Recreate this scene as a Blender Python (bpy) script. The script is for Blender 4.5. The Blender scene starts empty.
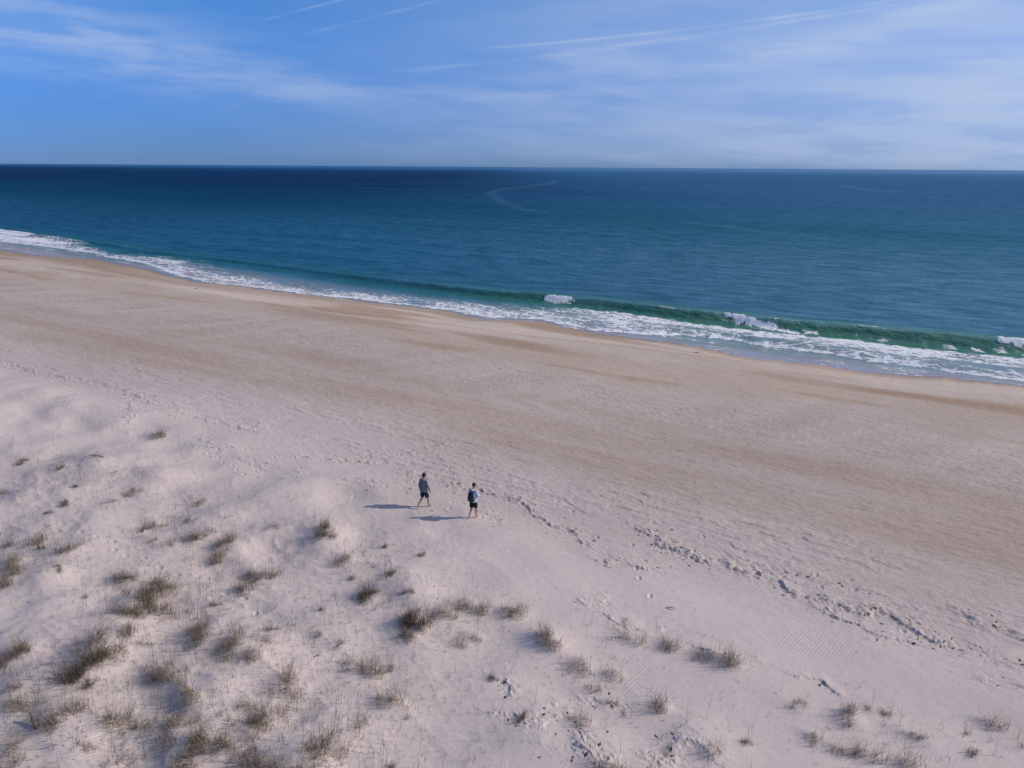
import bpy, bmesh, math, random
import numpy as np
from mathutils import Vector, Matrix

C = bpy.context.scene
col = C.collection
R = math.radians
rnd = random.Random(11)
rng = np.random.RandomState(5)

# ------------------------------------------------------------------ camera
CAM_H = 17.0
PITCH = R(16.55); ROLL = R(0.39); FPX = 731.0
cam = bpy.data.objects.new('camera', bpy.data.cameras.new('camera'))
col.objects.link(cam)
cam.data.sensor_width = 36.0
cam.data.lens = 36.0 * FPX / 1024.0
cam.data.clip_start = 0.5
cam.data.clip_end = 120000.0
cam.matrix_world = (Matrix.Translation((0, 0, CAM_H)) @ Matrix.Rotation(R(90) - PITCH, 4, 'X')
                    @ Matrix.Rotation(ROLL, 4, 'Z'))
C.camera = cam

# ------------------------------------------------------------------ light
SUN_EL = 31.5; SUN_AZ = 90.5           # azimuth clockwise from +Y
sd = Vector((math.sin(R(SUN_AZ)) * math.cos(R(SUN_EL)), math.cos(R(SUN_AZ)) * math.cos(R(SUN_EL)), math.sin(R(SUN_EL))))
sun = bpy.data.objects.new('sun', bpy.data.lights.new('sun', 'SUN'))
sun.data.energy = 3.3
sun.data.angle = R(0.53)
sun.data.color = (1.0, 0.90, 0.81)
sun.rotation_euler = (-sd).to_track_quat('-Z', 'Y').to_euler()
col.objects.link(sun)

C.view_settings.view_transform = 'Standard'
C.view_settings.look = 'None'
C.view_settings.exposure = 0.0
C.view_settings.gamma = 1.0
C.view_settings.use_curve_mapping = False


# ---- node expression helper
class NT:
    def __init__(s, tree):
        s.t = tree; s.n = tree.nodes; s.l = tree.links
    def put(s, sock, v):
        if isinstance(v, bpy.types.NodeSocket): s.l.new(v, sock)
        elif isinstance(v, (tuple, list)):
            v = tuple(v)
            if len(sock.default_value) == 4 and len(v) == 3: v = v + (1,)
            sock.default_value = v
        else: sock.default_value = v
    def m(s, op, a, b=0.0, c=0.0, clamp=False):
        n = s.n.new('ShaderNodeMath'); n.operation = op; n.use_clamp = clamp
        s.put(n.inputs[0], a); s.put(n.inputs[1], b); s.put(n.inputs[2], c)
        return n.outputs[0]
    def ss(s, x, a, b, lo=0.0, hi=1.0):
        n = s.n.new('ShaderNodeMapRange'); n.interpolation_type = 'SMOOTHSTEP'
        for i, v in enumerate((x, a, b, lo, hi)): s.put(n.inputs[i], v)
        return n.outputs[0]
    def mix(s, f, a, b, mode='MIX'):
        n = s.n.new('ShaderNodeMix'); n.data_type = 'RGBA'; n.blend_type = mode
        s.put(n.inputs[0], f); s.put(n.inputs[6], a); s.put(n.inputs[7], b)
        return n.outputs[2]
    def noise(s, vec, scale, detail=4, rough=0.5, dist=0.0, out=0):
        n = s.n.new('ShaderNodeTexNoise'); s.put(n.inputs['Vector'], vec)
        n.inputs['Scale'].default_value = scale; n.inputs['Detail'].default_value = detail
        n.inputs['Roughness'].default_value = rough; n.inputs['Distortion'].default_value = dist
        return n.outputs[out]
    def map(s, vec, scale=(1, 1, 1), rot=(0, 0, 0), loc=(0, 0, 0)):
        n = s.n.new('ShaderNodeMapping'); s.put(n.inputs[0], vec)
        n.inputs['Location'].default_value = loc; n.inputs['Rotation'].default_value = rot
        n.inputs['Scale'].default_value = scale
        return n.outputs[0]
    def comb(s, x, y, z=0.0):
        n = s.n.new('ShaderNodeCombineXYZ')
        for i, v in enumerate((x, y, z)): s.put(n.inputs[i], v)
        return n.outputs[0]
    def attr(s, name, out='Fac'):
        n = s.n.new('ShaderNodeAttribute'); n.attribute_name = name
        return n.outputs[out]
    def bump(s, h, strength, dist, normal=None):
        n = s.n.new('ShaderNodeBump'); s.put(n.inputs['Height'], h); s.put(n.inputs['Strength'], strength)
        n.inputs['Distance'].default_value = dist
        if normal is not None: s.l.new(normal, n.inputs['Normal'])
        return n.outputs[0]


# ------------------------------------------------------------------ sky
W = bpy.data.worlds.new('World'); C.world = W; W.use_nodes = True
W.node_tree.nodes.clear()
w = NT(W.node_tree)
sky = w.n.new('ShaderNodeTexSky'); sky.sky_type = 'NISHITA'; sky.sun_disc = False
sky.sun_elevation = R(SUN_EL); sky.sun_rotation = R(SUN_AZ)
sky.altitude = 0; sky.air_density = 1.0; sky.dust_density = 0.15; sky.ozone_density = 3.0
tc = w.n.new('ShaderNodeTexCoord').outputs['Generated']
sp = w.n.new('ShaderNodeSeparateXYZ'); w.l.new(tc, sp.inputs[0])
DEG = 57.29578
az = w.m('MULTIPLY', w.m('ARCTAN2', sp.outputs[0], sp.outputs[1]), DEG)
el = w.m('MULTIPLY', w.m('ARCSINE', sp.outputs[2]), DEG)
SKY_LOW = (0.23, 0.47, 1.28); SKY_HIGH = (0.40, 0.86, 1.50); SKY_TOP = (1.02, 0.93, 0.90)
tint = w.mix(w.ss(el, 0.0, 13.0), SKY_LOW, SKY_HIGH)
tint = w.mix(w.ss(el, 18.0, 60.0), tint, SKY_TOP)
base = w.mix(1.0, sky.outputs[0], tint, 'MULTIPLY')
p1 = w.comb(w.m('MULTIPLY', az, 0.05), w.m('MULTIPLY', w.m('ADD', el, w.m('MULTIPLY', az, 0.03)), 0.32))
n1 = w.noise(p1, 2.4, 7, 0.52, 0.15)
n2 = w.noise(w.map(p1, loc=(7.3, 2.1, 0)), 0.9, 6, 0.5, 0.2)
veil = w.m('MULTIPLY', w.ss(az, -24.0, 36.0), w.ss(el, -3.0, 2.5))
veil = w.m('MULTIPLY', veil, w.ss(n2, -0.1, 0.62))
def blob(a0, e0, aw, ew, slope=0.0):
    da = w.m('DIVIDE', w.m('SUBTRACT', az, a0), aw)
    de = w.m('DIVIDE', w.m('SUBTRACT', w.m('SUBTRACT', el, e0), w.m('MULTIPLY', w.m('SUBTRACT', az, a0), slope)), ew)
    d2 = w.m('ADD', w.m('MULTIPLY', da, da), w.m('MULTIPLY', de, de))
    return w.m('EXPONENT', w.m('MULTIPLY', d2, -1.0))
lump = w.ss(n1, 0.36, 0.62)
cl = w.m('MULTIPLY', veil, w.m('ADD', 0.66, w.m('MULTIPLY', lump, 0.20)))
for a0, e0, aw, ew, sl, st in ((-33, 8.3, 9, 2.2, -0.05, .50), (-24, 6.4, 7, 1.6, -0.10, .34), (-14.5, 5.0, 5, .7, -0.05, .26), (-20, 6.2, 11, 1.8, -.1, .20), (8, 3, 24, 3.5, 0, .10),
                               (21, 7.9, 8.5, .75, 0.12, .65), (27.5, 9.6, 3.6, .45, 0.1, .7), (33, 5.2, 7, 1.2, 0.02, .6), (6, 7.2, 5, 1.3, 0.1, .3),
                               (3, 4.9, 9, .6, 0.0, .3), (52, 9, 14, 3, 0, .5), (38, 2.5, 16, 4.5, 0, .8), (-60, 12, 14, 3, 0, .4)):
    cl = w.m('ADD', cl, w.m('MULTIPLY', w.m('MULTIPLY', blob(a0, e0, aw, ew, sl), w.m('ADD', .35, lump)), st * 0.7))
def trail(a0, e0, a1, e1, wd, st, fade=2.0):
    sl = (e1 - e0) / (a1 - a0)
    dl = w.m('ABSOLUTE', w.m('SUBTRACT', w.m('SUBTRACT', el, e0), w.m('MULTIPLY', w.m('SUBTRACT', az, a0), sl)))
    dl = w.m('SUBTRACT', dl, w.m('MULTIPLY', w.m('SUBTRACT', n1, 0.5), 0.12))
    f = w.ss(dl, 0.0, wd, 1.0, 0.0)
    f = w.m('MULTIPLY', f, w.ss(az, a0, a0 + fade * 3)); f = w.m('MULTIPLY', f, w.ss(az, a1, a1 + 6, 1.0, 0.0))
    return w.m('MULTIPLY', w.m('MULTIPLY', f, w.m('ADD', .4, w.ss(n1, .35, .6))), st * .75)
for t in ((-17.9, 9.22, -12.17, 10.85, .12, .17, .5), (-15.0, 8.58, -5.26, 11.09, .15, .20, .8),
          (-4.5, 7.9, 25.7, 10.3, .14, .42, 3), (0, 7.55, 24.3, 9.95, .16, .36, 3), (-11, 6.2, 12, 8.6, .22, .24, 3)):
    cl = w.m('ADD', cl, trail(*t))
cl = w.m('MULTIPLY', cl, w.ss(el, -1.0, 1.0))
CLOUD = (6.1, 7.1, 9.3)
base = w.mix(w.m('MULTIPLY', w.m('SUBTRACT', 1.0, w.m('EXPONENT', w.m('MULTIPLY', cl, -1.15))), 0.92), base, CLOUD)
bg = w.n.new('ShaderNodeBackground'); w.l.new(base, bg.inputs[0]); bg.inputs[1].default_value = 0.085
wo = w.n.new('ShaderNodeOutputWorld'); w.l.new(bg.outputs[0], wo.inputs[0])

# ------------------------------------------------------------------ frames: local X = u along the shore, Y = s towards the sea
UX, UY = 0.8549, -0.5188
SHORE_ANG = math.atan2(UY, UX)
def to_us(x, y): return UX * x + UY * y, -UY * x + UX * y
def to_xy(u, s): return UX * u - UY * s, UY * u + UX * s
def ray(px, py):
    dx, dy = px - 512, py - 384
    a = dx * math.cos(ROLL) + dy * math.sin(ROLL); v = -dx * math.sin(ROLL) + dy * math.cos(ROLL)
    return np.array([a, FPX * math.cos(PITCH) - v * math.sin(PITCH), -FPX * math.sin(PITCH) - v * math.cos(PITCH)])
def gz(px, py, z):
    d = ray(px, py); t = (z - CAM_H) / d[2]
    return d[0] * t, d[1] * t

# ---- vectorised gradient noise
def _h(ix, iy, seed):
    h = (ix.astype(np.int64) * 374761393 + iy.astype(np.int64) * 668265263 + seed * 974634777) & 0xffffffff
    h = ((h ^ (h >> 13)) * 1274126177) & 0xffffffff
    return (h ^ (h >> 16)) & 0xffff
_ga = np.linspace(0, 2 * np.pi, 65536, endpoint=False)
_gx = np.cos(_ga); _gy = np.sin(_ga)
def perlin(x, y, seed=0):
    x = np.asarray(x, dtype=np.float64); y = np.asarray(y, dtype=np.float64)
    x0 = np.floor(x); y0 = np.floor(y); fx = x - x0; fy = y - y0
    u = fx * fx * fx * (fx * (fx * 6 - 15) + 10); v = fy * fy * fy * (fy * (fy * 6 - 15) + 10)
    def g(i, j):
        h = _h(x0 + i, y0 + j, seed)
        return _gx[h] * (fx - i) + _gy[h] * (fy - j)
    a = g(0, 0); b = g(1, 0); c = g(0, 1); d = g(1, 1)
    return 1.5 * (a + u * (b - a) + v * (c - a + u * (a - b - c + d)))
def fbm(x, y, o, seed=0, gain=0.5):
    r = 0; a = 1.0
    for i in range(o):
        r = r + a * perlin(x * 2 ** i, y * 2 ** i, seed + i * 17); a *= gain
    return r
def sst(a, b, x):
    t = np.clip((x - a) / (b - a), 0, 1); return t * t * (3 - 2 * t)

# ------------------------------------------------------------------ shoreline profile measured along the beach (u, s)
A_U = [-600, -300, -170, -154, -143.5, -135, -126.6, -115, -106.4, -95, -87, -80, -68, -59.6, -52, -45.7, -40, -35.3, -30.7, -27, -20.6, -17.2, -14.2, -11.5, -8.2, -6, -2.7, .4, 3.6, 6.1, 20, 40, 80, 300]
A_S = [90, 80, 75.5, 73.8, 74.4, 76.8, 75.7, 74, 71.4, 69.4, 70.3, 70.1, 70.9, 71.0, 71.5, 69.6, 72.3, 70.7, 69.7, 69.8, 69.8, 68.5, 68.1, 68.5, 69, 68.5, 68.9, 70.5, 70.7, 70.8, 71.5, 70, 72, 80]
B_U = [-600, -300, -190, -170, -151, -141, -127, -107, -95.6, -87.7, -76.4, -68.8, -60, -52.4, -46.3, -40.7, -35.6, -31, -26, -22.4, -19.2, -15.9, -12.7, -9.2, -6.3, -1.7, .8, 3.7, 6.2, 20, 40, 80, 300]
B_S = [98, 88, 84.9, 85.1, 84.2, 80.4, 78.9, 72.1, 69.9, 70.6, 70.1, 71.3, 71.4, 71.9, 70.6, 73.1, 71.7, 71.2, 73.2, 75.3, 75.7, 75.1, 74.8, 75, 73.9, 73.8, 73.2, 73, 72.9, 74, 73, 75, 84]
C_U = [-600, -300, -209, -192, -166, -157, -142, -138, -131, -120, -112, -103, -95, -86, -73.7, -62.5, -53, -45, -40, -33, -24.5, -19, -13.5, -7.8, -3, 1.2, 6.6, 20, 40, 80, 300]
C_S = [108, 98, 93.8, 96.2, 93.1, 89.5, 83.5, 86.3, 88.5, 88.5, 83.7, 81.8, 80.6, 78.7, 76.6, 78, 80.4, 82, 82.6, 82.9, 81.6, 81.2, 81.4, 82.2, 82.2, 82.4, 83.2, 83, 82, 83, 92]
D_U = [-600, -300, -210, -160, -140, -109, -95, -82, -67, -55, -47, -33, -25, -14, -8, -2, 4, 7, 20, 40, 80, 300]
D_S = [110, 100, 96, 92, 89, 88.5, 87.5, 85.9, 84.8, 84.6, 85.2, 84.9, 84.4, 84.4, 85.1, 85.0, 85.7, 86.2, 86, 85, 86, 95]
D_A = [.3, .3, .35, .3, .28, .25, .3, .38, .5, .6, .66, .75, .85, .85, .92, 1.0, 1.0, 1.0, .9, .8, .8, .6]
def lineA(u): return np.interp(u, A_U, A_S) + 0.35 * perlin(u * 0.45, u * 0 + 3.3, 71) + 0.2 * perlin(u * 1.3, u * 0 + 1.3, 72)
def lineB(u): return np.interp(u, B_U, B_S) + 0.5 * perlin(u * 0.35, u * 0 + 7.7, 73) + 0.3 * perlin(u * 1.1, u * 0 + 5.3, 74)
def lineC(u): return np.interp(u, C_U, C_S) + 0.5 * perlin(u * 0.3, u * 0 + 2.7, 75) + 0.3 * perlin(u * 1.1, u * 0 + 9.3, 76)
def lineD(u): return np.interp(u, D_U, D_S) + 0.35 * perlin(u * 0.12, u * 0 + 4.7, 77)

# ------------------------------------------------------------------ sand heights
RIDGES = [  # photo-measured crusty ridges: points, half width (m), strength
    ([(640, 530), (660, 545), (700, 562), (740, 570), (762, 572), (785, 587), (800, 596), (830, 600), (850, 612), (882, 612), (905, 624), (930, 640), (960, 645), (990, 657), (1024, 668)], .38, 1.0),
    ([(605, 562), (628, 566), (652, 570)], .3, .8), ([(648, 532), (668, 543), (690, 552)], .4, .8),
    ([(505, 498), (522, 502), (532, 512)], .3, .8), ([(540, 518), (560, 528), (592, 545)], .5, .7), ([(480, 515), (498, 526)], .3, .6),
    ([(412, 474), (430, 480), (452, 484)], .5, .8), ([(455, 489), (478, 488), (492, 494)], .3, .7),
    ([(296, 458), (330, 460), (350, 463), (380, 463)], .35, .8), ([(350, 483), (385, 486), (410, 483)], .4, .6), ([(200, 440), (222, 452), (260, 470), (300, 475)], .5, .45),
    ([(0, 360), (30, 372), (75, 378), (103, 383), (125, 391), (150, 402)], .6, .75), ([(130, 402), (128, 424), (140, 418), (170, 412), (230, 425), (260, 432)], .7, .6),
    ([(60, 403), (70, 412)], .3, .3), ([(723, 558), (750, 565), (770, 568), (800, 576), (845, 585), (875, 592), (892, 598)], .22, .5),
    ([(820, 612), (845, 620), (865, 634), (900, 642)], .35, .6), ([(975, 618), (1000, 628), (1024, 640)], .5, .8), ([(945, 605), (1000, 622)], .35, .5), ([(990, 683), (1016, 688)], .3, .5),
    ([(500, 684), (508, 692), (514, 704)], .16, .8), ([(573, 722), (574, 735), (584, 752)], .3, .7), ([(495, 715), (530, 728), (560, 722)], .35, .5), ([(555, 705), (600, 700), (625, 706)], .3, .5),
    ([(808, 681), (824, 686), (841, 694)], .14, .5), ([(705, 652), (722, 657), (745, 662)], .18, .6), ([(612, 622), (640, 632), (662, 630)], .3, .5), ([(570, 598), (590, 608), (610, 602)], .3, .45),
    ([(680, 745), (700, 752), (715, 764)], .2, .7), ([(640, 765), (700, 758)], .3, .6), ([(550, 752), (600, 762)], .4, .7),
]
def _seg_us(pts, z):
    return [to_us(*gz(x, y, z)) for x, y in pts]
RIDGE_US = [(_seg_us(p, 2.3), wd, st) for p, wd, st in RIDGES]
MOUNDS = []      # (u, s, radius, height) filled from the tuft table below
# footprint trails: runs of pits between photo points
TRAILS = [[(176, 441), (190, 446), (206, 452), (222, 461), (240, 472), (262, 480)], [(52, 534), (75, 536), (98, 541), (122, 556), (150, 565), (170, 573), (206, 580)],
          [(345, 500), (360, 492), (380, 486), (405, 490), (425, 503)], [(215, 590), (240, 596), (258, 606), (262, 622)],
          [(425, 510), (440, 512), (460, 500), (500, 512)]]
PITS = []
for t in TRAILS:
    q = _seg_us(t, 2.35)
    for (a, b), (c, d) in zip(q[:-1], q[1:]):
        L = math.hypot(c - a, d - b); n = max(1, int(L / 0.62))
        for k in range(n):
            f = (k + .5) / n; side = 0.13 if k % 2 else -0.13
            PITS.append((a + (c - a) * f - (d - b) / L * side + rnd.uniform(-.08, .08), b + (d - b) * f + (c - a) / L * side + rnd.uniform(-.08, .08), math.atan2(d - b, c - a)))
for k in range(90):       # old scattered prints along the toe of the dunes
    u = rnd.uniform(-60, 22); PITS.append((u, 26.4 + rnd.gauss(0, 1.6) + 1.2 * math.sin(u * .2), rnd.uniform(0, 3.1)))
HUMPS = [((48, 588), 1.0, .38), ((262, 668), 1.1, .26), ((100, 468), 1.6, .25), ((160, 480), 1.2, .22), ((330, 540), 1.2, .15), ((25, 500), 1.4, .25), ((240, 560), 1.0, .2),
         ((30, 690), .9, .22), ((215, 700), .8, .25), ((110, 635), 1.1, .22), ((420, 600), 1.1, .2), ((550, 640), .9, .12), ((60, 745), .9, .2), ((600, 745), 1.0, .18), ((700, 735), .9, .12), ((540, 735), .9, .12)]
HUMP_US = [(*to_us(*gz(x, y, 2.4)), r, h) for (x, y), r, h in HUMPS]

def sand_smooth(u, s):
    """large shapes"""
    A = lineA(u)
    z = 2.25 - 0.35 * sst(26, 47, s)
    crest = np.interp(u, [-400, -139, -80, -55, -26, -15, -2, 5, 60, 300], [66, 62, 57, 55.5, 58.5, 59, 58.3, 60, 60, 68])
    slope = np.clip((A - s) / (A - crest), 0, 1)
    beach = 0.02 + 1.75 * slope ** 0.85
    z = np.where(s > crest, np.minimum(z, beach), z)
    z = z + 0.10 * np.exp(-((s - crest + 0.5) / 1.6) ** 2)
    z = np.where(s > A, 0.02 - (s - A) * 0.06 - np.clip(s - A - 8, 0, 400) * 0.01, z)
    return np.maximum(z, -6.0)
def dune_amp(u, s):
    x, y = to_xy(u, s)
    near = 1 - sst(22.5, 26.5, s + 1.0 * perlin(u * .12, s * .12, 9))
    left = 0.22 + 0.78 * sst(6.0, -5.0, x + 0.35 * (y - 20)) if False else 0.25 + 0.75 * (1 - sst(-6, 4, x))
    return near * left
def sand_base(u, s):
    z = sand_smooth(u, s)
    d = dune_amp(u, s)
    z = z + d * (0.40 * perlin(u * .13 + 4, s * .16, 1) + 0.15 * perlin(u * .38, s * .45, 2) + 0.25)
    lf_ = d * (1 - sst(-8, 3, to_xy(u, s)[0])) * (1 - sst(17, 21.5, s + 1.5 * perlin(u * .2, s * .2, 8))) * (.35 + .65 * sst(-.2, .3, perlin(u * .16 + 2, s * .2, 12)))
    z = z + lf_ * (.075 * perlin(u * .6, s * .9, 4) + .022 * perlin(u * 1.5, s * 2.2, 6)) + d * .015 * perlin(u * .9, s * 1.3, 7)
    z = z + lf_ * .032 * (1 - np.abs(perlin(u * .55 + .5 * perlin(u * .5, s * .5, 13), s * 1.0, 14))) ** 5 + d * .012 * (1 - np.abs(perlin(u * 1.6, s * 2.6, 15))) ** 3
    rid = 1 - np.abs(perlin(u * .33 + 5, s * .45, 3)); z = z + d * 0.05 * rid ** 2
    for (a, b, r, h) in HUMP_US:
        z = z + h * np.exp(-(((u - a) / r) ** 2 + ((s - b) / (r * .8)) ** 2))
    return z
def sand_height(u, s, detail=True):
    u = np.atleast_1d(np.asarray(u, float)); s = np.atleast_1d(np.asarray(s, float))
    z = sand_base(u, s)
    x, y = to_xy(u, s); r = np.hypot(x, y)
    # coppice mounds at the tufts, with a low tail down-wind
    idx = np.where((s < 30) & (s > -5) & (r < 60))[0]
    if len(idx):
        uu, ss_, zz = u[idx], s[idx], np.zeros(len(idx))
        for (a, b, rr, h) in MOUNDS:
            du = uu - a; ds = ss_ - b
            m = (np.abs(du) < rr * 4) & (np.abs(ds) < rr * 3)
            if not m.any(): continue
            du = du[m]; ds = ds[m]
            zz[m] += h * np.exp(-(du / np.where(du < 0, rr * 1.6, rr * .9)) ** 2 - (ds / (rr * .8)) ** 2)
        z[idx] += zz
    if not detail: return z
    land = (s < 62) & (r < 150)
    j = np.where(land)[0]
    if len(j):
        uu, ss_ = u[j], s[j]
        # rough crusty field on the middle beach
        f = np.exp(-((ss_ - 44.5 - 2.5 * perlin(uu * .05, ss_ * .05, 31)) / 5.0) ** 2)
        zz = f * (0.016 * perlin(uu * 1.1, ss_ * 2.2, 32) + 0.014 * perlin(uu * 3.0, ss_ * 5.0, 33))
        zz += 0.02 * perlin(uu * .5, ss_ * 1.2, 34) * sst(24, 30, ss_)
        st = sst(27, 31, ss_) * (1 - sst(38, 42, ss_))
        zz += st * (0.010 * perlin(uu * 1.6, ss_ * 5.0, 35) + .014 * sst(.15, .3, perlin(uu * .9 + .6 * perlin(uu, ss_, 48), ss_ * 3.6, 36)))
        sh = sst(25.2, 26.5, ss_) * (1 - sst(30, 34, ss_)) * sst(-.2, .2, perlin(uu * .15, ss_ * .3, 49))
        zz += sh * (.028 * sst(.12, .22, perlin(uu * .6 + .5 * perlin(uu, ss_, 48), ss_ * 2.2, 37)) + .014 * perlin(uu * 4, ss_ * 7, 38))
        z[j] += zz
    # ridge crusts
    k = np.where((s < 36) & (s > 2) & (r < 80))[0]
    if len(k):
        uu, ss_ = u[k], s[k]
        wu = uu + 0.30 * perlin(uu * 1.1, ss_ * 1.1, 41); ws = ss_ + 0.28 * perlin(uu * 1.1 + 9, ss_ * 1.1, 42) + .08 * perlin(uu * 4, ss_ * 4, 47)
        amp = np.zeros(len(k)); led = np.zeros(len(k))
        for pts, wd, st in RIDGE_US:
            pu = [p[0] for p in pts]; ps = [p[1] for p in pts]
            m = np.where((wu > min(pu) - 2.5) & (wu < max(pu) + 2.5) & (ws > min(ps) - 2.5) & (ws < max(ps) + 2.5))[0]
            if not len(m): continue
            best = np.full(len(m), 1e9); sgn = np.zeros(len(m))
            for (a, b), (c, d) in zip(pts[:-1], pts[1:]):
                L2 = (c - a) ** 2 + (d - b) ** 2
                t = np.clip(((wu[m] - a) * (c - a) + (ws[m] - b) * (d - b)) / L2, 0, 1)
                dd = np.hypot(wu[m] - a - t * (c - a), ws[m] - b - t * (d - b))
                cr = np.sign((c - a) * (ws[m] - b) - (d - b) * (wu[m] - a)) * (1 if c >= a else -1)
                sgn = np.where(dd < best, cr, sgn); best = np.minimum(best, dd)
            sd = best * sgn
            led[m] = np.maximum(led[m], st * sst(-.02, .05, sd) * np.exp(-np.maximum(sd, 0) / .55))
            amp[m] = np.maximum(amp[m], st * np.exp(-(best / wd) ** 2))
        # broad weaker trampled belt
        belt = 0.13 * np.exp(-((ss_ - 26.5) / 2.0) ** 2)
        a2 = np.maximum(amp, belt)
        gate = sst(-.5, .0, perlin(uu * .9, ss_ * .9, 46))
        l1 = perlin(uu * 2.6, ss_ * 6.5, 43) + .8 * perlin(uu * 6.0, ss_ * 12.0, 44) + .5 * perlin(uu * 13, ss_ * 17, 45)
        z[k] += led * gate * .075 * (1 + .3 * l1) + a2 * .030 * (sst(-.3, .5, l1) - .4) * (.4 + gate)
    # footprints
    k = np.where((s < 33) & (s > 5) & (r < 75))[0]
    if len(k):
        order = np.argsort(u[k]); k = k[order]; us_ = u[k]; zz = np.zeros(len(k))
        for (a, b, th) in PITS:
            i0 = np.searchsorted(us_, a - .5); i1 = np.searchsorted(us_, a + .5)
            du = us_[i0:i1] - a; ds = s[k[i0:i1]] - b
            m = np.abs(ds) < .5
            if not m.any(): continue
            c, sn = math.cos(th), math.sin(th)
            p = (du * c + ds * sn) / .13; q = (-du * sn + ds * c) / .075
            e = p * p + q * q
            zz[i0:i1] += np.where(m, -0.040 * np.exp(-e) + 0.016 * np.exp(-(np.sqrt(e) - 1.5) ** 2 / .18), 0)
        z[k] += zz
    return z

def at(px, py, z0=2.4, full=False):
    """the point of the sand seen at a photo pixel"""
    z = z0
    for _ in range(14):
        x, y = gz(px, py, z); u, s = to_us(x, y)
        z = float(sand_height(u, s, False)[0]) if full else float(sand_base(np.array([u]), np.array([s]))[0])
    x, y = gz(px, py, z)
    return x, y, z

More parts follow.
